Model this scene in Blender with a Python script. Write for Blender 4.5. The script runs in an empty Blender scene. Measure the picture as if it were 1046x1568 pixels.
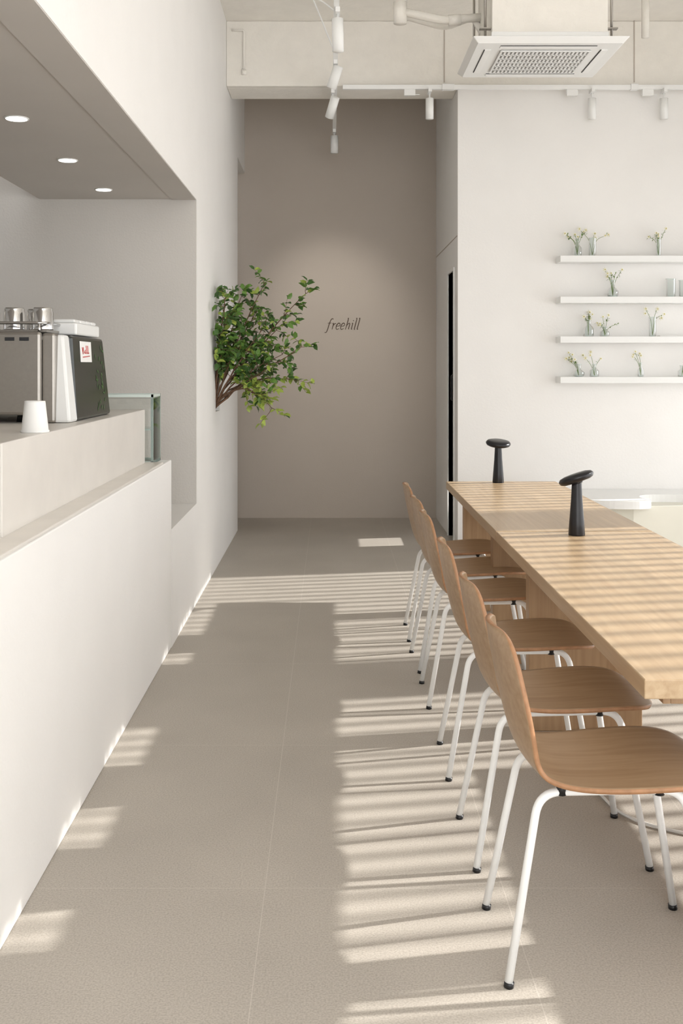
import bpy, bmesh, math, random
from mathutils import Vector, Matrix, Euler
random.seed(7)
C=bpy.context.scene.collection

# ---------------------------------------------------------------- materials
def srgb(r,g,b):
    f=lambda c:(c/255/12.92) if c/255<=0.04045 else ((c/255+0.055)/1.055)**2.4
    return (f(r),f(g),f(b),1)
def mat(name,col,rough=0.6,metal=0.0,spec=0.5,nscale=0,namt=0.0,bump=0.0,bscale=None,trans=0.0,ior=1.45,emit=None,estr=0,coat=0,sheen=0):
    m=bpy.data.materials.new(name); m.use_nodes=True
    nt=m.node_tree; b=nt.nodes['Principled BSDF']
    b.inputs['Base Color'].default_value=col
    b.inputs['Roughness'].default_value=rough
    b.inputs['Metallic'].default_value=metal
    b.inputs['Specular IOR Level'].default_value=spec
    b.inputs['Transmission Weight'].default_value=trans
    b.inputs['IOR'].default_value=ior
    b.inputs['Coat Weight'].default_value=coat
    if emit: 
        b.inputs['Emission Color'].default_value=emit; b.inputs['Emission Strength'].default_value=estr
    if nscale:
        tc=nt.nodes.new('ShaderNodeTexCoord')
        n=nt.nodes.new('ShaderNodeTexNoise'); n.inputs['Scale'].default_value=nscale; n.inputs['Detail'].default_value=5
        nt.links.new(tc.outputs['Object'],n.inputs['Vector'])
        if namt:
            r=nt.nodes.new('ShaderNodeValToRGB')
            r.color_ramp.elements[0].position=0.3; r.color_ramp.elements[1].position=0.7
            r.color_ramp.elements[0].color=tuple(c*(1-namt) for c in col[:3])+(1,)
            r.color_ramp.elements[1].color=tuple(min(1,c*(1+namt)) for c in col[:3])+(1,)
            nt.links.new(n.outputs['Fac'],r.inputs['Fac']); nt.links.new(r.outputs['Color'],b.inputs['Base Color'])
        if bump:
            n2=n
            if bscale:
                n2=nt.nodes.new('ShaderNodeTexNoise'); n2.inputs['Scale'].default_value=bscale; n2.inputs['Detail'].default_value=4
                nt.links.new(tc.outputs['Object'],n2.inputs['Vector'])
            bp=nt.nodes.new('ShaderNodeBump'); bp.inputs['Strength'].default_value=bump; bp.inputs['Distance'].default_value=0.01
            nt.links.new(n2.outputs['Fac'],bp.inputs['Height']); nt.links.new(bp.outputs['Normal'],b.inputs['Normal'])
    return m

def wood(name,c1,c2,axis='Y',rough=0.4,scale=1.0,plank=0.0):
    m=bpy.data.materials.new(name); m.use_nodes=True
    nt=m.node_tree; b=nt.nodes['Principled BSDF']; b.inputs['Roughness'].default_value=rough
    tc=nt.nodes.new('ShaderNodeTexCoord'); mp=nt.nodes.new('ShaderNodeMapping')
    s={'X':(0.7,14,14),'Y':(14,0.7,14),'Z':(14,14,0.7)}[axis]
    mp.inputs['Scale'].default_value=tuple(v*scale for v in s)
    n=nt.nodes.new('ShaderNodeTexNoise'); n.inputs['Scale'].default_value=3; n.inputs['Detail'].default_value=7; n.inputs['Roughness'].default_value=0.6
    n.inputs['Distortion'].default_value=0.4
    r=nt.nodes.new('ShaderNodeValToRGB'); r.color_ramp.elements[0].position=0.3; r.color_ramp.elements[1].position=0.72
    r.color_ramp.elements[0].color=c2; r.color_ramp.elements[1].color=c1
    L=nt.links
    L.new(tc.outputs['Object'],mp.inputs['Vector']); L.new(mp.outputs['Vector'],n.inputs['Vector']); L.new(n.outputs['Fac'],r.inputs['Fac'])
    out=r.outputs['Color']
    if plank:
        sx=nt.nodes.new('ShaderNodeSeparateXYZ'); L.new(tc.outputs['Object'],sx.inputs[0])
        d=nt.nodes.new('ShaderNodeMath'); d.operation='DIVIDE'; L.new(sx.outputs['X'],d.inputs[0]); d.inputs[1].default_value=plank
        f=nt.nodes.new('ShaderNodeMath'); f.operation='FLOOR'; L.new(d.outputs[0],f.inputs[0])
        w=nt.nodes.new('ShaderNodeTexWhiteNoise'); w.noise_dimensions='1D'; L.new(f.outputs[0],w.inputs['W'])
        mr=nt.nodes.new('ShaderNodeMapRange'); mr.inputs['To Min'].default_value=0.93; mr.inputs['To Max'].default_value=1.05
        L.new(w.outputs['Value'],mr.inputs['Value'])
        mx=nt.nodes.new('ShaderNodeVectorMath'); mx.operation='SCALE'
        L.new(out,mx.inputs[0]); L.new(mr.outputs[0],mx.inputs['Scale']); out=mx.outputs[0]
    L.new(out,b.inputs['Base Color'])
    bp=nt.nodes.new('ShaderNodeBump'); bp.inputs['Strength'].default_value=0.05; L.new(n.outputs['Fac'],bp.inputs['Height']); L.new(bp.outputs['Normal'],b.inputs['Normal'])
    return m

def thin_glass(name,tint,edge,p0=0.25,p1=0.85):
    m=bpy.data.materials.new(name); m.use_nodes=True; nt=m.node_tree; nt.nodes.clear(); L=nt.links
    o=nt.nodes.new('ShaderNodeOutputMaterial'); mx=nt.nodes.new('ShaderNodeMixShader'); t=nt.nodes.new('ShaderNodeBsdfTransparent'); g=nt.nodes.new('ShaderNodeBsdfGlossy')
    lw=nt.nodes.new('ShaderNodeLayerWeight'); lw.inputs['Blend'].default_value=0.3
    rp=nt.nodes.new('ShaderNodeValToRGB'); rp.color_ramp.elements[0].color=tint; rp.color_ramp.elements[1].color=edge; rp.color_ramp.elements[0].position=p0; rp.color_ramp.elements[1].position=p1
    L.new(lw.outputs['Facing'],rp.inputs['Fac']); L.new(rp.outputs['Color'],t.inputs['Color'])
    g.inputs['Roughness'].default_value=0.03; L.new(lw.outputs['Fresnel'],mx.inputs['Fac']); L.new(t.outputs[0],mx.inputs[1]); L.new(g.outputs[0],mx.inputs[2]); L.new(mx.outputs[0],o.inputs['Surface'])
    return m

WALL=mat('plaster_white',srgb(240,238,235),0.75,nscale=3,namt=0.012,bump=0.10,bscale=60,spec=0.25)
WALLD=mat('plaster_greige',srgb(192,182,171),0.8,nscale=2,namt=0.015,bump=0.12,bscale=70,spec=0.2)
KITW=mat('plaster_grey',srgb(213,209,203),0.8,nscale=2,namt=0.02,bump=0.15,bscale=80,spec=0.2)
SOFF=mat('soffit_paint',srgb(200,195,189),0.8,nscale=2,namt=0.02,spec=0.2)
CONC=mat('painted_concrete',srgb(236,232,224),0.75,nscale=9,namt=0.025,bump=0.5,bscale=26,spec=0.25)
WMET=mat('white_metal',srgb(240,240,238),0.35,spec=0.5,nscale=40,namt=0.005)
WPLA=mat('white_plastic',srgb(236,236,234),0.4,nscale=30,namt=0.005)
BLK=mat('black_plastic',srgb(22,22,24),0.35,nscale=50,namt=0.05)
BLAMP=mat('black_lamp_satin',srgb(26,26,30),0.28,nscale=60,namt=0.05)
STEEL=mat('brushed_steel',srgb(160,155,148),0.38,metal=0.8,nscale=80,namt=0.03)
CHROME=mat('chrome',srgb(215,215,215),0.12,metal=1,nscale=20,namt=0.01)
STONE=mat('counter_stone',srgb(226,221,214),0.35,nscale=7,namt=0.03,spec=0.5)
CREAM=mat('cream_paint',srgb(226,223,210),0.7,nscale=4,namt=0.02)
GLASS=thin_glass('clear_glass',(0.90,0.93,0.92,1),(0.25,0.30,0.28,1),0.15,0.8)
PANE=thin_glass('pane_glass',(0.96,0.98,0.97,1),(0.86,0.92,0.89,1))
GEDGE=mat('glass_edge_green',srgb(222,233,227),0.2,nscale=5,namt=0.02)
BARK=mat('bark',srgb(104,78,60),0.8,nscale=60,namt=0.25,bump=0.4)
STEM=mat('stem_green',srgb(120,140,80),0.6,nscale=40,namt=0.15)
PETAL=mat('petal_white',srgb(244,242,228),0.6,nscale=40,namt=0.03)
YEL=mat('petal_yellow',srgb(222,206,120),0.6,nscale=40,namt=0.05)
LEAF=[mat('leaf_dark',srgb(66,98,46),0.4,nscale=30,namt=0.2),mat('leaf_mid',srgb(96,132,58),0.4,nscale=30,namt=0.2),mat('leaf_light',srgb(158,176,80),0.4,nscale=30,namt=0.15)]
OAK=wood('oak_table',srgb(194,170,138),srgb(174,147,114),'Y',0.32,plank=0.09)
OAKL=wood('oak_leg',srgb(176,146,112),srgb(154,122,90),'Z',0.45)
PLY=wood('oak_ply_chair',srgb(172,145,115),srgb(152,123,93),'X',0.38)
PLYE=mat('ply_edge',srgb(164,122,88),0.5,nscale=50,namt=0.15)
SLOT=mat('dark_slot',srgb(40,40,42),0.6,nscale=20,namt=0.05)
GRILL=mat('grille_grey',srgb(166,166,164),0.5,nscale=20,namt=0.02)
PAPER=mat('paper_white',srgb(240,239,236),0.7,nscale=20,namt=0.01)
RED=mat('sticker_red',srgb(190,50,40),0.6,nscale=20,namt=0.05)
BROWN=mat('sign_brown',srgb(84,66,52),0.6,nscale=20,namt=0.05)
EMI=mat('downlight_glow',srgb(255,250,240),0.5,emit=(1,0.96,0.9,1),estr=4)
DARKG=mat('black_gloss_panel',srgb(40,44,42),0.15,nscale=12,namt=0.2)

def floor_mat():
    m=bpy.data.materials.new('floor_tile'); m.use_nodes=True; nt=m.node_tree; L=nt.links; b=nt.nodes['Principled BSDF']
    tc=nt.nodes.new('ShaderNodeTexCoord'); mp=nt.nodes.new('ShaderNodeMapping'); mp.inputs['Location'].default_value=(0.1875+6.83,-3.0+11.3,0)
    L.new(tc.outputs['Object'],mp.inputs['Vector'])
    br=nt.nodes.new('ShaderNodeTexBrick'); br.offset=0.0; br.inputs['Scale'].default_value=1
    br.inputs['Brick Width'].default_value=0.683; br.inputs['Row Height'].default_value=1.13; br.inputs['Mortar Size'].default_value=0.0013; br.inputs['Mortar Smooth'].default_value=0.2
    br.inputs['Color1'].default_value=(0,0,0,1); br.inputs['Color2'].default_value=(0,0,0,1); br.inputs['Mortar'].default_value=(0.6,0.6,0.6,1)
    L.new(mp.outputs[0],br.inputs['Vector'])
    n=nt.nodes.new('ShaderNodeTexNoise'); n.inputs['Scale'].default_value=190; n.inputs['Detail'].default_value=4; L.new(tc.outputs['Object'],n.inputs['Vector'])
    n2=nt.nodes.new('ShaderNodeTexNoise'); n2.inputs['Scale'].default_value=2.2; n2.inputs['Detail'].default_value=6; L.new(tc.outputs['Object'],n2.inputs['Vector'])
    r=nt.nodes.new('ShaderNodeValToRGB'); r.color_ramp.elements[0].position=0.32; r.color_ramp.elements[1].position=0.62
    r.color_ramp.elements[0].color=srgb(168,160,150); r.color_ramp.elements[1].color=srgb(190,183,173)
    L.new(n.outputs['Fac'],r.inputs['Fac'])
    r2=nt.nodes.new('ShaderNodeMapRange'); r2.inputs['From Min'].default_value=0.3; r2.inputs['From Max'].default_value=0.7; r2.inputs['To Min'].default_value=0.95; r2.inputs['To Max'].default_value=1.05
    L.new(n2.outputs['Fac'],r2.inputs['Value'])
    sc=nt.nodes.new('ShaderNodeVectorMath'); sc.operation='SCALE'; L.new(r.outputs['Color'],sc.inputs[0]); L.new(r2.outputs[0],sc.inputs['Scale'])
    mx=nt.nodes.new('ShaderNodeMixRGB'); L.new(br.outputs['Color'],mx.inputs['Fac']); L.new(sc.outputs[0],mx.inputs['Color1']); mx.inputs['Color2'].default_value=srgb(208,201,192)
    L.new(mx.outputs[0],b.inputs['Base Color']); b.inputs['Roughness'].default_value=0.5; b.inputs['Specular IOR Level'].default_value=0.35
    return m
FLOOR=floor_mat()

# ---------------------------------------------------------------- mesh builder
def fillet(pts,rad,n=6):
    pts=[Vector(p) for p in pts]; out=[pts[0]]
    for i in range(1,len(pts)-1):
        a,b,c=pts[i-1],pts[i],pts[i+1]
        r=rad[i] if isinstance(rad,(list,tuple)) else rad
        d1=(a-b); d2=(c-b); r=min(r,d1.length*0.49,d2.length*0.49)
        p1=b+d1.normalized()*r; p2=b+d2.normalized()*r
        for k in range(n+1):
            t=k/n; out.append(p1*(1-t)**2+b*2*t*(1-t)+p2*t*t)
    out.append(pts[-1]); return out
class MB:
    def __init__(s): s.v=[]; s.f=[]; s.m=[]; s.sm=[]; s.mats=[]
    def mi(s,m):
        if m not in s.mats: s.mats.append(m)
        return s.mats.index(m)
    def add(s,vs,fs,m,smooth=False,M=None):
        o=len(s.v); k=s.mi(m)
        for v in vs:
            v=Vector(v); s.v.append(M@v if M else v)
        for f in fs: s.f.append([i+o for i in f]); s.m.append(k); s.sm.append(smooth)
    def box(s,x0,x1,y0,y1,z0,z1,m,M=None):
        vs=[(x,y,z) for x in (x0,x1) for y in (y0,y1) for z in (z0,z1)]
        fs=[(0,1,3,2),(4,6,7,5),(0,4,5,1),(2,3,7,6),(0,2,6,4),(1,5,7,3)]
        s.add(vs,fs,m,False,M)
    def lathe(s,prof,m,c=(0,0,0),n=24,M=None,smooth=True,sx=1,sy=1):
        vs=[];fs=[]
        for (r,z) in prof:
            for i in range(n):
                a=2*math.pi*i/n; vs.append((c[0]+r*math.cos(a)*sx,c[1]+r*math.sin(a)*sy,c[2]+z))
        for j in range(len(prof)-1):
            for i in range(n):
                fs.append((j*n+i,j*n+(i+1)%n,(j+1)*n+(i+1)%n,(j+1)*n+i))
        fs.append(tuple(range(n-1,-1,-1))); fs.append(tuple((len(prof)-1)*n+i for i in range(n)))
        s.add(vs,fs,m,smooth,M)
    def tube(s,pts,r,m,n=10,M=None):
        pts=[Vector(p) for p in pts]
        if len(pts)<2: return
        vs=[];fs=[];N=len(pts)
        t0=(pts[1]-pts[0]).normalized(); up=Vector((0,0,1)) if abs(t0.z)<0.9 else Vector((1,0,0))
        u=t0.cross(up).normalized()
        for j,p in enumerate(pts):
            t=(pts[min(j+1,N-1)]-pts[max(j-1,0)]).normalized()
            u=(u-t*u.dot(t)).normalized(); w=t.cross(u)
            rr=r[j] if isinstance(r,(list,tuple)) else r
            for i in range(n):
                a=2*math.pi*i/n; vs.append(p+u*rr*math.cos(a)+w*rr*math.sin(a))
        for j in range(N-1):
            for i in range(n): fs.append((j*n+i,j*n+(i+1)%n,(j+1)*n+(i+1)%n,(j+1)*n+i))
        fs.append(tuple(range(n-1,-1,-1))); fs.append(tuple((N-1)*n+i for i in range(n)))
        s.add(vs,fs,m,True,M)
    def prism(s,poly,z0,z1,m):
        n=len(poly); vs=[(x,y,z0) for x,y in poly]+[(x,y,z1) for x,y in poly]
        fs=[tuple(range(n-1,-1,-1)),tuple(range(n,2*n))]+[(i,(i+1)%n,(i+1)%n+n,i+n) for i in range(n)]
        s.add(vs,fs,m)
    def prism_y(s,poly,y0,y1,m):
        n=len(poly); vs=[(x,y0,z) for x,z in poly]+[(x,y1,z) for x,z in poly]
        fs=[tuple(range(n-1,-1,-1)),tuple(range(n,2*n))]+[(i,(i+1)%n,(i+1)%n+n,i+n) for i in range(n)]
        s.add(vs,fs,m)
    def obj(s,name,parent=None,bevel=0,loc=None,fix=True):
        me=bpy.data.meshes.new(name); me.from_pydata([tuple(v) for v in s.v],[],s.f)
        for m in s.mats: me.materials.append(m)
        me.polygons.foreach_set('material_index',s.m); me.polygons.foreach_set('use_smooth',s.sm); me.update()
        if fix:
            bm=bmesh.new(); bm.from_mesh(me); bmesh.ops.recalc_face_normals(bm,faces=bm.faces); bm.to_mesh(me); bm.free()
        o=bpy.data.objects.new(name,me); C.objects.link(o)
        if parent: o.parent=parent
        if loc: o.location=loc
        if bevel:
            b=o.modifiers.new('bevel','BEVEL'); b.width=bevel; b.segments=2; b.limit_method='ANGLE'; b.angle_limit=math.radians(50)
        return o
def empty(name,loc=(0,0,0)):
    e=bpy.data.objects.new(name,None); C.objects.link(e); e.location=loc; e.empty_display_size=0.1; return e

XL=-0.845; XR=1.043; YB=10.3; YS=8.56; ZC=4.3; XW=4.0; Y0=-3.0
WT=2.53
# ---------------------------------------------------------------- room
b=MB(); b.box(-4.5,XW+0.2,Y0,YB+0.15,-0.1,0,FLOOR); b.obj('floor')
b=MB(); b.box(-1.0,XW+0.2,Y0,YB+0.15,ZC,ZC+0.1,CONC); b.obj('ceiling')
b=MB(); b.box(-1.0,XL,Y0,6.61,2.55,ZC,WALL); b.obj('wall_left_upper')
b=MB(); b.box(-1.0,XL,5.56,6.61,0,0.63,WALL); b.obj('wall_left_sill')
b=MB()
ny0,ny1,nz0,nz1=7.70,7.98,1.16,1.75
b.box(-1.0,XL,6.61,ny0,0,ZC,WALL); b.box(-1.0,XL,ny1,9.52,0,ZC,WALL)
b.box(-1.0,XL,ny0,ny1,0,nz0,WALL); b.box(-1.0,XL,ny0,ny1,nz1,ZC,WALL); b.box(-1.0,-0.96,ny0,ny1,nz0,nz1,WALL)
b.box(-1.0,XL,9.52,YB,3.4,ZC,WALL)
b.obj('wall_left')
b=MB(); b.box(-2.6,XR+0.15,YB,YB+0.15,0,ZC,WALLD); b.obj('wall_corridor_end')
b=MB(); b.box(-2.6,-2.5,6.74,YB,0,ZC,WALLD); b.obj('wall_passage')
b=MB(); b.box(-2.5,-1.0,6.74,YB,ZC,ZC+0.1,WALLD); b.obj('ceiling_passage')
b=MB(); b.box(XR,XW,YS,YS+0.12,0,ZC,WALL); b.obj('wall_shelf_side')
b=MB(); dy0,dy1,dz=8.80,9.22,2.3
b.box(XR,XR+0.12,YS+0.12,dy0,0,ZC,WALL); b.box(XR,XR+0.12,dy1,YB,0,ZC,WALL); b.box(XR,XR+0.12,dy0,dy1,dz,ZC,WALL)
b.obj('wall_corridor_right')
d=empty('door_1',(0,0,0)); b=MB()
b.box(XR+0.05,XR+0.08,dy0,dy1,0.44,dz,BLK); b.box(XR+0.05,XR+0.08,dy0,dy1,0,0.24,BLK); b.obj('dark_gap_leaf',d)  # black leaf fills the dark door gap; low slot added for a sun patch
b=MB(); b.box(XR-0.012,XR+0.05,dy0-0.03,dy0,0,dz+0.03,WMET); b.box(XR-0.012,XR+0.05,dy1,dy1+0.03,0,dz+0.03,WMET); b.box(XR-0.012,XR+0.05,dy0,dy1,dz,dz+0.03,WMET); b.obj('frame',d,0.002)
b=MB(); b.tube(fillet([(XR+0.05,9.0,1.2),(XR-0.0,9.0,1.2),(XR-0.0,9.0,1.42),(XR+0.05,9.0,1.42)],0.02),0.009,BLK); b.obj('handle',d)
b=MB(); b.box(XR-0.004,XR,YS+0.01,YB,2.565,2.572,WALLD); b.obj('trim_1')
b=MB(); b.box(XL,XW,8.48,8.56,3.77,ZC,CONC); b.box(XL,XR,8.56,8.9,3.77,ZC,CONC)
b.obj('ceiling_beam',None,0.008)
b=MB()
for x in (0.92,2.46): b.box(x,x+0.008,8.474,8.482,3.8,ZC,WALLD)
b.tube(fillet([(-0.80,8.47,4.22),(-0.70,8.47,4.22),(-0.70,8.47,3.9)],0.02),0.009,CONC); b.tube([(-0.70,8.47,3.9),(-0.70,8.47,3.86)],0.02,CONC)
b.obj('ceiling_conduit')
b=MB(); b.box(-4.5,-1.0,6.59,6.74,0,3.3,KITW); b.box(-1.0,XL-0.001,6.59,6.61,0.63,2.55,KITW); b.obj('wall_kitchen_back')
b=MB(); b.box(-4.6,-4.5,Y0,6.74,0,3.3,KITW); b.obj('wall_kitchen_left')
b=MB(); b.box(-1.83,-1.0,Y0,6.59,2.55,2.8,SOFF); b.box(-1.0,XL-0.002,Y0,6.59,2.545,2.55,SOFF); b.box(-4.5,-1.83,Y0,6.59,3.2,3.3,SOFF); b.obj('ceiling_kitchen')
b=MB(); b.box(-4.5,-1.0,Y0-0.1,Y0,0,3.3,KITW); b.obj('wall_kitchen_front')
b=MB(); b.box(XW,XW+0.2,Y0,YS,WT,ZC,WALL)
for y0,y1 in ((8.3,8.56),(5.42,5.98),(2.0,2.15),(-1.2,-1.0),(Y0,-2.8)): b.box(XW,XW+0.2,y0,y1,0,WT,WALL)
b.obj('wall_right')
w=empty('window_1'); b=MB(); y=Y0+0.05
while y<8.3:
    b.box(XW+0.08,XW+0.12,y,y+0.032,0,WT,WMET); y+=0.118
b.obj('vertical_louvers',w)
b=MB(); b.box(XW+0.05,XW+0.15,Y0,8.3,0,0.04,WMET); b.obj('frame',w)

# ---------------------------------------------------------------- counter
b=MB(); b.box(-1.5,XL,-1.0,5.56,0,1.0,WALL); b.obj('service_counter',None,0.006)
b=MB(); b.box(-2.05,-0.933,2.97,5.26,1.0,1.28,STONE); b.box(-2.05,-0.933,0.3,2.962,1.0,1.28,STONE); b.box(-0.95,XL-0.002,0.3,5.3,1.0,1.012,STONE); b.obj('counter_upstand',None,0.004)
b=MB(); b.box(-2.2,-1.01,5.57,6.58,0,0.60,KITW); b.box(-2.2,-1.01,5.57,6.58,0.60,0.63,STONE); b.obj('back_counter',None,0.004)
b=MB(); b.box(-2.3,-1.505,-1,5.5,0,0.95,KITW); b.box(-2.3,-1.505,-1,5.5,0.95,0.998,STONE); b.obj('kitchen_worktop')
e=empty('glass_display_case'); b=MB()
gx0,gx1,gy0,gy1,gz0,gz1=-1.24,-0.90,5.305,5.54,1.0,1.34
b.box(gx0,gx1,gy0,gy1,gz1-0.008,gz1,PANE); b.box(gx1-0.006,gx1,gy0,gy1,gz0,gz1-0.008,PANE); b.box(gx0,gx1-0.006,gy0,gy0+0.006,gz0,gz1-0.008,PANE); b.obj('glass_panes',e)
b=MB()
for x in (gx0,gx1-0.012):
    for y in (gy0,gy1-0.012): b.box(x,x+0.012,y,y+0.012,gz0,gz1,GEDGE)
for z in (gz0,gz1): 
    b.box(gx0,gx1,gy0,gy0+0.01,z,z+0.014,GEDGE); b.box(gx0,gx1,gy1-0.01,gy1,z,z+0.014,GEDGE); b.box(gx0,gx0+0.01,gy0,gy1,z,z+0.014,GEDGE); b.box(gx1-0.01,gx1,gy0,gy1,z,z+0.014,GEDGE)
b.box(gx0+0.02,gx1-0.02,gy0+0.02,gy1-0.02,1.17,1.178,GEDGE)
b.obj('edge_frame',e)

# espresso machine
e=empty('espresso_machine'); zb=1.281
b=MB(); b.box(-1.95,-1.06,4.0,4.72,zb+0.03,1.6,STEEL); b.box(-1.95,-1.10,3.97,4.0,zb+0.03,1.63,STEEL); b.obj('body',e,0.012)
b=MB()
for x in (-1.85,-1.2):
    for y in (4.1,4.6): b.lathe([(0.03,0),(0.025,0.035)],BLK,(x,y,zb),16)
b.obj('feet',e)
b=MB()
for i in range(9): b.box(-1.62+i*0.055,-1.585+i*0.055,3.964,3.971,1.595,1.608,SLOT)
b.obj('vents',e)
def quadprism(b,bot,top,z0,z1,m):
    vs=[(x,y,z0) for x,y in bot]+[(x,y,z1) for x,y in top]; b.add(vs,[(3,2,1,0),(4,5,6,7)]+[(i,(i+1)%4,(i+1)%4+4,i+4) for i in range(4)],m)
b=MB(); b.box(-1.10,-1.05,3.985,4.05,zb,1.625,STEEL)
quadprism(b,[(-1.06,4.0),(-0.995,4.0),(-0.995,4.12),(-1.06,4.12)],[(-1.06,4.03),(-1.03,4.03),(-1.03,4.12),(-1.06,4.12)],zb,1.62,WPLA); b.obj('side_column',e,0.01)
b=MB(); quadprism(b,[(-1.06,4.12),(-1.0,4.12),(-1.0,4.76),(-1.06,4.76)],[(-1.06,4.12),(-1.02,4.12),(-1.02,4.68),(-1.06,4.68)],zb,1.62,DARKG); b.obj('side_glass_panel',e,0.012)
b=MB(); b.box(-1.95,-1.1,4.05,4.65,1.63,1.64,STEEL)
b.tube(fillet([(-1.95,4.02,1.665),(-1.10,4.02,1.665),(-1.10,4.66,1.665)],0.03),0.006,CHROME)
for x in (-1.9,-1.5,-1.12): b.tube([(x,4.02,1.62),(x,4.02,1.665)],0.005,CHROME)
b.obj('cup_rail',e)
def sx(z): return -1.0-0.02*(z-zb)/(1.62-zb)+0.0012
b=MB()
def decal(y0,y1,z0,z1,m,o=0.0): b.add([(sx(z0)+o,y0,z0),(sx(z0)+o,y1,z0),(sx(z1)+o,y1,z1),(sx(z1)+o,y0,z1)],[(0,1,2,3)],m)
decal(4.24,4.44,1.515,1.60,PAPER)
def stroke(pts):
    b.tube([(sx(z)+0.001,y,z) for y,z in pts],0.0018,RED,6)
stroke([(4.275,1.575),(4.285,1.548),(4.295,1.575)]); stroke([(4.31,1.553),(4.325,1.565),(4.318,1.55),(4.335,1.553)])
stroke([(4.345,1.583),(4.35,1.55),(4.36,1.553)]); stroke([(4.37,1.583),(4.375,1.55),(4.39,1.553)]); stroke([(4.28,1.535),(4.40,1.54)])
b.obj('sticker',e)
b=MB()
for k in range(26):
    yy=4.5+random.random()*0.19; zz=1.30+random.random()*0.28
    a=random.random()*6.28; l=0.016
    P=[(yy-l*math.cos(a),zz-l*math.sin(a)),(yy+0.007*math.sin(a),zz-0.007*math.cos(a)),(yy+l*math.cos(a),zz+l*math.sin(a)),(yy-0.007*math.sin(a),zz+0.007*math.cos(a))]
    b.add([(sx(z),y,z) for y,z in P],[(0,1,2,3)],LEAF[0])
b.obj('leaf_reflection_decals',e)  # green leaf shapes painted on the glossy panel as reflections of foliage
b=MB()
def cup(b,x,y,z,m,r=0.040,h=0.088):
    b.lathe([(r,0),(r*1.02,0.004),(r,0.01),(r,h*0.8),(r*0.93,h*0.86),(r*0.95,h*0.93),(r*0.9,h),(r*0.5,h*1.01)],m,(x,y,z),28)
for x,y in ((-1.46,4.12),(-1.35,4.14),(-1.245,4.12),(-1.13,4.11),(-1.40,4.25),(-1.29,4.26),(-1.19,4.24)): cup(b,x,y,1.64,CHROME)
b.obj('metal_cups',e)
b=MB(); b.box(-1.14,-1.03,4.24,4.66,1.625,1.675,WPLA)
for i in range(4): b.box(-1.13,-1.04,4.255+i*0.1,4.34+i*0.1,1.675,1.69,WPLA)
b.obj('white_cup_tray',e,0.010)
b=MB(); b.lathe([(0.046,0),(0.047,0.006),(0.044,0.008),(0.034,0.098),(0.033,0.104),(0.031,0.104),(0.030,0.098)],PAPER,(-0.975,3.45,1.28),32); b.obj('paper_cup')
for i,(x,y) in enumerate(((-1.33,4.43),(-1.34,5.33),(-1.35,6.22))):
    e=empty('recessed_downlight',(x,y,2.55)); b=MB()
    b.lathe([(0.046,-0.004),(0.052,-0.004),(0.052,0.0),(0.046,0.0)],WPLA,n=28); b.obj('trim_ring',e)
    b=MB(); b.lathe([(0.044,-0.006),(0.044,-0.0045)],EMI,n=28); b.obj('lens',e)

# ---------------------------------------------------------------- tables
def table(y0,y1,legs):
    e=empty('dining_table'); b=MB(); b.prism_y([(0.76,0.692),(1.405,0.692),(1.48,0.725),(1.48,0.74),(0.76,0.74)],y0,y1,OAK); b.obj('top',e,0.003)
    b=MB(); b.box(0.83,0.85,y0+0.08,y1-0.08,0.655,0.692,OAKL); b.box(1.25,1.27,y0+0.08,y1-0.08,0.655,0.692,OAKL)
    b.box(0.85,1.25,y0+0.08,y0+0.1,0.655,0.692,OAKL); b.box(0.85,1.25,y1-0.1,y1-0.08,0.655,0.692,OAKL); b.obj('apron',e,0.002)
    b=MB()
    for (x0,x1,ya) in legs: b.box(x0,x1,ya,ya+0.07,0,0.692,OAKL)
    b.obj('panel_legs',e,0.003)
table(2.53,4.79,[(0.97,1.37,2.72),(0.815,1.28,4.29)])
table(4.803,6.87,[(0.815,1.28,5.25),(0.815,1.28,6.38)])
b=MB(); b.box(1.46,1.85,1.7,4.05,0.43,0.47,OAK)
for y in (1.9,2.9,3.8): b.box(1.50,1.81,y,y+0.06,0,0.43,OAKL)
b.obj('wooden_bench',None,0.004)

def lamp(x,y,tilt,s=1.0,rz=0):
    e=empty('table_lamp',(x,y,0.74)); b=MB()
    b.lathe([(0.036,0),(0.037,0.004),(0.033,0.06),(0.026,0.15),(0.022,0.225),(0.022,0.24),(0.012,0.243)],BLAMP,n=32); b.obj('stem',e)
    M=Matrix.Translation((0,0,0.25))@Euler(tilt,'XYZ').to_matrix().to_4x4()
    b=MB(); b.lathe([(0.03,-0.012),(0.06,-0.012),(0.074,-0.006),(0.080,0.004),(0.080,0.010),(0.072,0.020),(0.05,0.026),(0.02,0.028)],BLAMP,n=40,M=M)
    b.lathe([(0.02,-0.02),(0.024,-0.012)],BLAMP,n=24,M=M); b.obj('mushroom_head',e)
lamp(1.09,6.79,(math.radians(10),math.radians(3),0))
lamp(1.105,4.69,(math.radians(-8),math.radians(-19),0))

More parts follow.
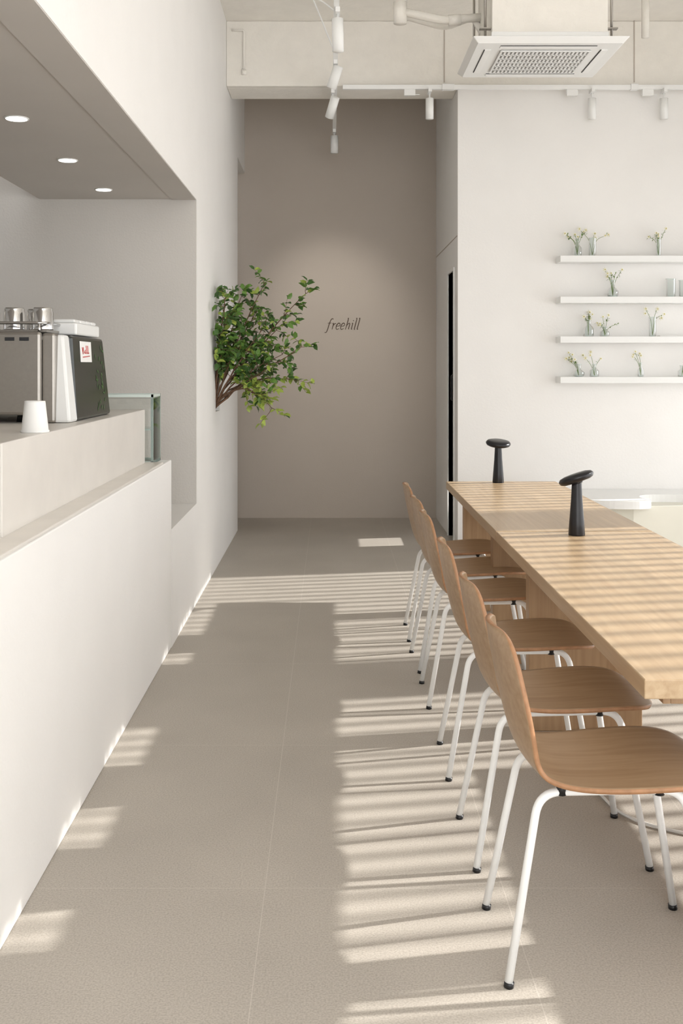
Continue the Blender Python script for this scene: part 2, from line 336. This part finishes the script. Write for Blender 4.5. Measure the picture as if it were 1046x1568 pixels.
# ---------------------------------------------------------------- chairs
prof=[(0.0,0.842),(0.008,0.80),(0.022,0.72),(0.040,0.64),(0.058,0.57),(0.074,0.525),(0.10,0.492),(0.14,0.474),(0.20,0.468),(0.28,0.470),(0.37,0.478),(0.46,0.485),(0.53,0.482),(0.578,0.470)]
wid =[0.10,0.165,0.188,0.190,0.178,0.170,0.170,0.178,0.195,0.208,0.215,0.212,0.195,0.125]
curv=[0.030,0.032,0.034,0.034,0.030,0.022,0.012,0.010,0.010,0.010,0.008,0.006,0.004,0.0]
def chair_shell():
    me=bpy.data.meshes.new('chair_shell'); bm=bmesh.new(); n=9; rows=[]
    for i,(p,w) in enumerate(zip(prof,wid)):
        a=Vector(prof[max(i-1,0)]); c=Vector(prof[min(i+1,len(prof)-1)]); t=(c-a).normalized(); nn=Vector((-t.y,t.x))
        if nn.x<0 and i<6: nn=-nn
        if i>=6 and nn.y<0: nn=-nn
        row=[]
        for k in range(n):
            u=-1+2*k/(n-1); o=curv[i]*u*u
            end=0
            if i==0: end=0.012*u*u
            if i==len(prof)-1: end=-0.015*u*u
            row.append(bm.verts.new((p[0]+nn.x*o+(end if i>0 else 0),w*u,p[1]+nn.y*o-(end if i==0 else 0))))
        rows.append(row)
    for i in range(len(rows)-1):
        for k in range(n-1):
            f=bm.faces.new((rows[i][k],rows[i+1][k],rows[i+1][k+1],rows[i][k+1])); f.smooth=True
    bm.to_mesh(me); bm.free(); me.materials.append(PLY); me.materials.append(PLYE); return me
SH=chair_shell()
def legs_mesh():
    b=MB(); r=0.0105
    for s in (-1,1):
        yf=s*0.182; yt=s*0.135
        p=[(0.022,yf,0.012),(0.105,yt,0.452),(0.46,yt,0.458),(0.538,yf,0.012)]
        b.tube(fillet(p,0.055,8),r,WMET,12)
        for q,pp in (((0.022,yf,0.0),(0.024,yf,0.013)),((0.538,yf,0.0),(0.5365,yf,0.013))): b.tube([q,pp],0.0125,BLK,12)
        for x in (0.16,0.40): b.tube([(x,yt,0.446),(x,yt,0.474)],0.013,BLK,12)
    b.tube([(0.16,-0.135,0.455),(0.16,0.135,0.455)],0.008,WMET,10)
    b.tube([(0.40,-0.135,0.456),(0.40,0.135,0.456)],0.008,WMET,10)
    o=b.obj('tmp'); m=o.data; bpy.data.objects.remove(o); return m
LG=legs_mesh()
for i,y in enumerate((2.705,3.28,3.96,4.75,5.28,5.86)):
    e=empty('dining_chair',(0.408,y,0)); e.rotation_euler[2]=math.radians([0,1,-1,0,2,-1][i])
    o=bpy.data.objects.new('seat_shell',SH); C.objects.link(o); o.parent=e
    s=o.modifiers.new('s','SUBSURF'); s.levels=2; s.render_levels=2
    s=o.modifiers.new('t','SOLIDIFY'); s.thickness=0.012; s.offset=0; s.material_offset_rim=1
    o=bpy.data.objects.new('legs',LG); C.objects.link(o); o.parent=e

b=MB(); b.tube(fillet([(0.93,3.72,0.006),(0.96,3.5,0.006),(1.03,3.40,0.006),(1.2,3.3,0.006),(1.5,3.25,0.006),(1.9,3.3,0.006)],0.1,8),0.005,WPLA,8); b.obj('power_cable')

# ---------------------------------------------------------------- wall shelves + vases
SZ=[2.36,2.03,1.71,1.385]
for z in SZ:
    b=MB(); b.box(1.846,3.7,8.39,8.56,z-0.026,z+0.026,WPLA); b.obj('wall_shelf',None,0.003)
def wx(px,d=8.46): return (px-506)*d/1600
def vase(px,shelf,kind='bottle',h=0.10,r=0.028,fl='leafy',yy=8.46,seed=0):
    h*=1.12; r*=1.1
    rnd=random.Random(seed); x=wx(px); z=SZ[shelf]+0.0265
    e=empty('flower_vase',(x,yy,z))
    b=MB()
    if kind=='bottle': pr=[(r*0.9,0),(r,0.006),(r,h*0.5),(r*0.45,h*0.68),(r*0.42,h*0.9),(r*0.52,h)]
    elif kind=='tube': pr=[(r*0.8,0),(r*0.85,0.005),(r*0.9,h*0.95),(r*0.95,h)]
    else: pr=[(r*0.7,0),(r*1.2,h*0.12),(r*1.25,h*0.35),(r*0.5,h*0.6),(r*0.45,h*0.85),(r*0.6,h)]
    n=20; vs=[];fs=[]
    for (rr,zz) in pr:
        for i in range(n): a=2*math.pi*i/n; vs.append((rr*math.cos(a),rr*math.sin(a),zz))
    for j in range(len(pr)-1):
        for i in range(n): fs.append((j*n+i,j*n+(i+1)%n,(j+1)*n+(i+1)%n,(j+1)*n+i))
    fs.append(tuple(range(n-1,-1,-1))); b.add(vs,fs,GLASS,True)
    b.obj('glass',e)
    b=MB(); rl=pr[-1][0]; b.tube([(rl*math.cos(a*math.pi/8),rl*math.sin(a*math.pi/8),h) for a in range(17)],0.0014,GEDGE,6)
    b.lathe([(pr[0][0]*0.96,0.001),(pr[1][0]*0.94,0.007)],GEDGE,n=20); b.obj('rim',e)
    b=MB(); tips=[]
    ns={'leafy':5,'flower':3,'tall':3,'none':0}[fl]
    for k in range(ns):
        a=rnd.uniform(0,6.28); sp=rnd.uniform(0.02,0.11)*(0.6 if fl=='tall' else 1); hh=min(h+rnd.uniform(0.02,0.10),0.222)
        tip=Vector((sp*math.cos(a)*1.2,max(-0.045,min(0.045,sp*math.sin(a)*0.6)),hh)); tips.append(tip)
        mid=Vector((tip.x*0.25,tip.y*0.25,h*0.95))
        b.tube(fillet([(0,0,0.01),tuple(mid),tuple(tip)],0.04,4),0.0017,STEM,6)
        for j in range(9 if fl=='leafy' else 4):
            t=rnd.uniform(0.2,1.0); q=mid.lerp(tip,t); dd=Vector((rnd.uniform(-1,1),rnd.uniform(-1,1),rnd.uniform(-0.5,0.6))).normalized(); l=rnd.uniform(0.018,0.034)
            sd=dd.cross(Vector((0,0,1)));sd=sd.normalized() if sd.length>0.1 else Vector((1,0,0))
            b.add([q,q+dd*l*0.5+sd*l*0.2,q+dd*l,q+dd*l*0.5-sd*l*0.2],[(0,1,2,3)],rnd.choice([LEAF[1],STEM,STEM]))
    if ns: b.obj('stems',e,fix=False)
    if ns:
        b=MB()
        heads=tips[:4]+[t*0.8+Vector((rnd.uniform(-.03,.03),0,rnd.uniform(0.0,.03))) for t in tips[:2]]
        for tip in heads:
            R=rnd.uniform(0.014,0.024)
            for ring,(up,sc) in enumerate(((0.1,1.0),(0.6,0.7))):
                for k in range(7):
                    a=k/7*6.28+ring*0.45; l=R*sc; o=up*R*0.5
                    c=tip+Vector((0,-0.004*ring,0))
                    b.add([c,c+Vector((l*0.55*math.cos(a-0.42),-0.006-o,l*0.55*math.sin(a-0.42))),c+Vector((l*math.cos(a),-0.003-o,l*math.sin(a))),c+Vector((l*0.55*math.cos(a+0.42),-0.006-o,l*0.55*math.sin(a+0.42)))],[(0,1,2,3)],PETAL)
            b.lathe([(0.002,-0.004),(0.005,0),(0.002,0.004)],YEL,tuple(tip+Vector((0,-0.014,0))),8)
        b.obj('blossoms',e,fix=False)
vase(884,0,'bottle',0.12,0.032,'leafy',seed=1); vase(907,0,'tube',0.13,0.03,'flower',seed=2); vase(1008,0,'tube',0.12,0.02,'leafy',seed=3)
vase(938,1,'round',0.12,0.034,'leafy',seed=5); vase(1027,1,'tube',0.13,0.038,'none',seed=6); vase(1046,1,'tube',0.12,0.035,'none',seed=7)
vase(901,2,'bottle',0.12,0.038,'leafy',seed=8); vase(926,2,'bottle',0.07,0.034,'leafy',seed=9); vase(999,2,'tube',0.14,0.03,'flower',seed=10)
vase(886,3,'round',0.09,0.034,'leafy',seed=11); vase(910,3,'bottle',0.09,0.034,'flower',seed=12); vase(981,3,'bottle',0.10,0.022,'tall',seed=13); vase(1044,3,'bottle',0.08,0.03,'flower',seed=14)
b=MB(); b.box(wx(1008),wx(1034),8.42,8.50,SZ[2]+0.0262,SZ[2]+0.034,PAPER); b.obj('serving_tray',None,0.002)

# ---------------------------------------------------------------- curved bench
front=[(1.75,8.2),(1.85,7.95),(2.05,7.82),(2.25,7.78),(2.38,7.82),(2.42,7.9),(2.38,8.02),(2.42,8.14),(2.55,8.20),(2.8,8.16),(3.1,8.0),(3.5,7.9),(3.9,7.95)]
def openspline(c,n=6):
    out=[]
    for i in range(len(c)-1):
        p0=Vector(c[max(i-1,0)]);p1=Vector(c[i]);p2=Vector(c[i+1]);p3=Vector(c[min(i+2,len(c)-1)])
        for k in range(n):
            t=k/n; out.append(tuple(0.5*((2*p1)+(-p0+p2)*t+(2*p0-5*p1+4*p2-p3)*t*t+(-p0+3*p1-3*p2+p3)*t**3)))
    out.append(c[-1]); return out
e=empty('curved_bench')
b=MB(); b.prism(openspline(front)+[(3.95,8.555),(1.72,8.555)],0.43,0.49,WPLA); b.obj('seat_slab',e)
b=MB(); b.prism([(1.80,8.55),(1.80,8.25),(2.0,8.0),(2.3,7.93),(3.9,8.15),(3.9,8.55)],0,0.43,CREAM); b.obj('base',e)

# ---------------------------------------------------------------- AC cassette
e=empty('ceiling_air_conditioner')
ax0,ax1,ay0,ay1,az=0.86,1.81,6.3,7.12,3.455
def frustum(b,x0,x1,y0,y1,z0,i,z1,m):
    vs=[(x0+i,y0+i,z0),(x1-i,y0+i,z0),(x1-i,y1-i,z0),(x0+i,y1-i,z0),(x0,y0,z1),(x1,y0,z1),(x1,y1,z1),(x0,y1,z1)]
    b.add(vs,[(0,1,2,3),(4,7,6,5),(0,4,5,1),(1,5,6,2),(2,6,7,3),(3,7,4,0)],m)
b=MB(); frustum(b,ax0,ax1,ay0,ay1,az,0.035,az+0.035,WPLA); b.obj('panel',e,0.006)
b=MB()
gx0,gx1,gy0,gy1=ax0+0.2,ax1-0.2,ay0+0.17,ay1-0.17
b.box(gx0,gx1,gy0,gy1,az-0.004,az+0.001,GRILL)
n=22
for i in range(n+1): x=gx0+(gx1-gx0)*i/n; b.box(x-0.006,x+0.006,gy0,gy1,az-0.012,az-0.004,WPLA)
for i in range(7): y=gy0+(gy1-gy0)*i/6; b.box(gx0,gx1,y-0.004,y+0.004,az-0.012,az-0.004,WPLA)
b.obj('grille',e)
b=MB()
for y in (ay0+0.085,ay1-0.125): b.box(gx0-0.02,gx1+0.02,y,y+0.04,az-0.005,az+0.001,WMET); b.box(gx0-0.02,gx1+0.02,y-0.006,y,az-0.003,az+0.001,SLOT)
for x in (ax0+0.095,ax1-0.135): b.box(x,x+0.04,gy0-0.01,gy1+0.01,az-0.005,az+0.001,WMET); b.box(x-0.006,x,gy0-0.01,gy1+0.01,az-0.003,az+0.001,SLOT)
b.obj('air_vanes',e)
b=MB(); b.box(0.99,1.70,6.4,7.0,az+0.035,3.95,CONC); b.box(0.985,1.705,6.39,6.40,az+0.06,az+0.09,WMET)
b.obj('body',e,0.006)
b=MB()
for x in (0.955,1.735):
    for y in (6.45,6.95): b.tube([(x,y,az+0.04),(x,y,ZC)],0.008,STEEL,8); b.box(x-0.035,x+0.035,y-0.02,y+0.02,az+0.12,az+0.128,STEEL)
b.obj('hanger_rods',e)
b=MB()
b.tube([(0.48,6.9,ZC),(0.46,6.9,3.78)],0.035,CONC,14); b.tube([(0.46,6.9,3.90),(0.46,6.9,3.76)],0.045,CONC,14)
b.tube(fillet([(0.46,6.9,3.84),(0.75,6.9,3.78),(0.99,6.9,3.80)],0.05),0.028,CONC,12)
b.tube(fillet([(0.50,7.4,3.98),(0.80,7.3,3.86),(0.95,6.95,3.82),(1.0,6.9,3.7)],0.08),0.022,CONC,12)
b.tube([(0.78,6.9,3.78),(0.86,6.9,3.785)],0.036,CONC,12)
b.tube(fillet([(-0.5,7.6,ZC),(-0.4,7.6,4.2),(-0.1,7.7,4.22),(0.05,7.7,4.1)],0.1),0.006,WPLA,8)
b.tube(fillet([(-0.45,7.5,4.28),(-0.35,7.5,4.12),(-0.15,7.5,4.2),(0.03,7.5,3.75)],0.15),0.005,WPLA,8)
b.tube([(2.35,7.8,ZC),(2.35,7.8,3.95)],0.03,CONC,12)
b.obj('ceiling_pipes')

# ---------------------------------------------------------------- track lights
e=empty('ceiling_track')
b=MB(); b.box(0.02,0.054,3.5,9.95,3.70,3.73,WMET); b.obj('rail',e,0.002)
b=MB(); b.box(0.10,XW-0.05,8.42,8.455,3.73,3.765,WMET); b.box(0.9,1.0,8.41,8.46,3.725,3.77,WPLA); b.box(2.42,2.48,8.41,8.46,3.725,3.77,WPLA); b.obj('cross_rail',e,0.002)
b=MB()
for y in (4.5,6.2,7.4): b.tube([(0.037,y,3.73),(0.037,y,ZC)],0.006,WMET,8)
b.obj('suspension_rods',e)
def spot(x,y,z,aim=(0,0,-1),L=0.15,r=0.033,track=3.70):
    e=empty('track_spotlight',(x,y,z)); b=MB()
    b.box(-0.014,0.014,-0.05,0.05,track-z-0.03,track-z,WMET); b.tube([(0,0,0.0),(0,0,track-z-0.02)],0.007,WMET,8); b.obj('bracket',e)
    q=Vector(aim).normalized().to_track_quat('-Z','Y').to_matrix().to_4x4()
    b=MB(); b.lathe([(r*0.93,-L*0.6),(r,-L*0.6),(r,L*0.4),(r*0.7,L*0.42)],WMET,n=24,M=q); b.lathe([(r*0.88,-L*0.595),(r*0.88,-L*0.61)],PAPER,n=24,M=q); b.obj('head',e)
spot(0.045,6.45,3.56,(0.02,0,-1),0.20,0.036)
spot(0.037,7.55,3.60,(-0.35,0.25,-1),0.16,0.036)
spot(0.02,8.35,3.58,(-0.4,0.7,-1.2),0.17,0.036)
spot(0.037,9.75,3.58,(0,0.05,-1),0.16,0.036)
for x in (0.80,2.11,2.69): spot(x,8.43,3.59,(0,0,-1),0.165,0.032,3.73)
for x in (0.64,1.95,2.56): 
    e=empty('track_adapter',(x,8.437,3.71)); b=MB(); b.box(-0.045,0.045,-0.015,0.015,-0.03,0.02,WMET); b.tube([(0.045,0,-0.02),(0.08,0,-0.02)],0.004,WMET,8); b.obj('block',e,0.002)

# ---------------------------------------------------------------- sign
SG=MB()
def S(pts,w=0.0042):
    P=[Vector((x*1.06+0.28*z,0,z)) for x,z in pts]
    out=[]
    for i in range(len(P)-1):
        p0=P[max(i-1,0)];p1=P[i];p2=P[i+1];p3=P[min(i+2,len(P)-1)]
        for k in range(5):
            t=k/5; out.append(0.5*((2*p1)+(-p0+p2)*t+(2*p0-5*p1+4*p2-p3)*t*t+(-p0+3*p1-3*p2+p3)*t**3))
    out.append(P[-1]); n=len(out)
    SG.tube(out,[w*(0.55+0.45*math.sin(math.pi*i/(n-1))) for i in range(n)],BROWN,6)
def L_f(x): S([(x+0.045,0.100),(x+0.035,0.108),(x+0.024,0.098),(x+0.018,0.06),(x+0.016,0.0),(x+0.010,-0.028),(x-0.004,-0.030)]); S([(x,0.062),(x+0.036,0.064)],0.003)
def L_r(x): S([(x,0.056),(x+0.007,0.062),(x+0.009,0.04),(x+0.009,0.0)]); S([(x+0.009,0.035),(x+0.02,0.058),(x+0.032,0.058)],0.0035)
def L_e(x): S([(x+0.004,0.032),(x+0.03,0.038),(x+0.030,0.056),(x+0.016,0.063),(x+0.003,0.045),(x+0.003,0.018),(x+0.014,0.001),(x+0.033,0.010)])
def L_h(x): S([(x,0.108),(x+0.006,0.108),(x+0.006,0.05),(x+0.006,0.0)]); S([(x+0.006,0.035),(x+0.018,0.058),(x+0.030,0.060),(x+0.033,0.045),(x+0.032,0.01),(x+0.040,0.003)])
def L_i(x): S([(x,0.058),(x+0.007,0.062),(x+0.008,0.03),(x+0.009,0.004),(x+0.016,0.003)]); S([(x+0.005,0.086),(x+0.009,0.089)],0.006)
def L_l(x): S([(x,0.106),(x+0.007,0.110),(x+0.008,0.05),(x+0.009,0.004),(x+0.017,0.003)])
L_f(0); L_r(0.048); L_e(0.087); L_e(0.130); L_h(0.176); L_i(0.227); L_l(0.254); L_l(0.281)
o=SG.obj('wall_sign'); o.location=(-0.045,YB-0.003,1.857)

# ---------------------------------------------------------------- plant
e=empty('wall_mounted_branch_plant',(-0.865,7.74,1.17))
rnd=random.Random(3); bw=MB(); lf=MB()
def leaf(q,dd,l,m):
    sd=dd.cross(Vector((rnd.uniform(-1,1),rnd.uniform(-1,1),1))).normalized(); nn=sd.cross(dd).normalized()
    w=l*0.30; vs=[q,q+dd*l*0.3+sd*w+nn*w*0.35,q+dd*l*0.7+sd*w*0.8+nn*w*0.3,q+dd*l-nn*l*0.1,q+dd*l*0.7-sd*w*0.8+nn*w*0.3,q+dd*l*0.3-sd*w+nn*w*0.35,q+dd*l*0.35,q+dd*l*0.7]
    lf.add(vs,[(0,1,6),(1,2,7,6),(2,3,7),(0,6,5),(6,7,4,5),(7,3,4)],m,True)
def path(p,d,L,n,wob,grav):
    pts=[p.copy()]; d=d.normalized()
    for i in range(n):
        d=(d+Vector((rnd.uniform(-1,1),rnd.uniform(-1,1),rnd.uniform(-1,1)))*wob+Vector((0,0,grav))).normalized(); p=p+d*L/n
        if p.x<0.05: p.x=0.05
        pts.append(p.copy())
    return pts
targets=[(0.10,-0.1,0.90),(0.20,0.0,0.84),(0.38,-0.1,0.93),(0.69,-0.05,0.86),(0.52,0.15,0.66),(0.66,-0.1,0.46),(0.60,0.05,0.22),(0.44,-0.15,0.02),(0.34,0.1,0.06),(0.10,-0.25,0.62),(0.28,0.2,0.66),(0.40,-0.25,0.62),(0.5,0.2,0.42),(0.22,-0.25,0.52),(0.38,-0.1,0.34),(0.08,-0.22,0.45),(0.12,-0.35,0.75),(0.32,0.0,0.74)]
for T in targets:
    T=Vector(T); p0=Vector((0.0,rnd.uniform(-0.02,0.03),rnd.uniform(0,0.04)))
    n=10; pts=[]
    up=Vector((T.x*0.35,T.y*0.3,T.z*0.45+0.08 if T.z<0.4 else T.z*0.5))
    if T.z<0.3: up=Vector((T.x*0.5,T.y*0.4,0.30))
    for i in range(n+1):
        t=i/n; q=p0*(1-t)**2+up*2*t*(1-t)+T*t*t; q=q+Vector((rnd.uniform(-1,1),rnd.uniform(-1,1),rnd.uniform(-1,1)))*0.008*(1 if 0<i else 0); pts.append(q)
    bw.tube(pts,[0.0062*(1-i/n)+0.0022 for i in range(n+1)],BARK,7)
    for i in range(4,n+1):
        for k in range(2):
            if pts[i].length<0.28: continue
            dirn=(pts[i]-pts[i-1]).normalized(); dd=(dirn*0.6+Vector((rnd.uniform(-1,1),rnd.uniform(-1,1),rnd.uniform(-0.8,0.9)))).normalized()
            tw=path(pts[i],dd,rnd.uniform(0.07,0.16),4,0.25,-0.02)
            bw.tube(tw,[0.0026,0.002,0.0016,0.0013,0.001],BARK,5)
            for j in range(1,5):
                for kk in range(2 if j>1 else 1):
                    d2=(dd*0.5+Vector((rnd.uniform(-1,1),rnd.uniform(-1,1),rnd.uniform(-0.9,0.6)))).normalized()
                    low=tw[j].z<0.24
                    m=LEAF[2] if (rnd.random()<(0.75 if low else 0.16)) else (LEAF[1] if rnd.random()<0.5 else LEAF[0])
                    if tw[j].x+d2.x*0.06>0.03: leaf(tw[j],d2,rnd.uniform(0.042,0.068),m)
bw.obj('branches',e,fix=False); lf.obj('leaves',e,fix=False)

# ---------------------------------------------------------------- lights
def light(name,typ,loc,rot=None,**k):
    l=bpy.data.lights.new(name,typ); o=bpy.data.objects.new(name,l); C.objects.link(o); o.location=loc
    for a,v in k.items(): setattr(l,a,v)
    if rot is not None: o.rotation_euler=Vector(rot).normalized().to_track_quat('-Z','Y').to_euler()
    return o
light('sun','SUN',(10,4,6),(-1,-0.18,-0.5),energy=6.8,angle=math.radians(0.9),color=(1,0.97,0.93))
light('spot_sign','SPOT',(-0.02,8.62,3.45),(0.02,1.68,-1.75),energy=65,spot_size=math.radians(56),spot_blend=1.0,color=(1,0.95,0.88),shadow_soft_size=0.06)
w=bpy.data.worlds.new('world'); bpy.context.scene.world=w; w.use_nodes=True
bg=w.node_tree.nodes['Background']; bg.inputs['Color'].default_value=(0.975,0.985,1.0,1); bg.inputs['Strength'].default_value=3.9

# ---------------------------------------------------------------- camera
cam=bpy.data.cameras.new('camera'); co=bpy.data.objects.new('camera',cam); C.objects.link(co)
co.location=(0,0,1.5); co.rotation_euler=(math.pi/2,0,0)
cam.sensor_fit='VERTICAL'; cam.sensor_height=36; cam.lens=1600/1568*36
cam.shift_x=(523-506)/1568; cam.shift_y=-(784-560)/1568; cam.clip_start=0.05
bpy.context.scene.camera=co
vs=bpy.context.scene.view_settings; vs.view_transform='Standard'; vs.look='None'; vs.exposure=0; vs.gamma=1
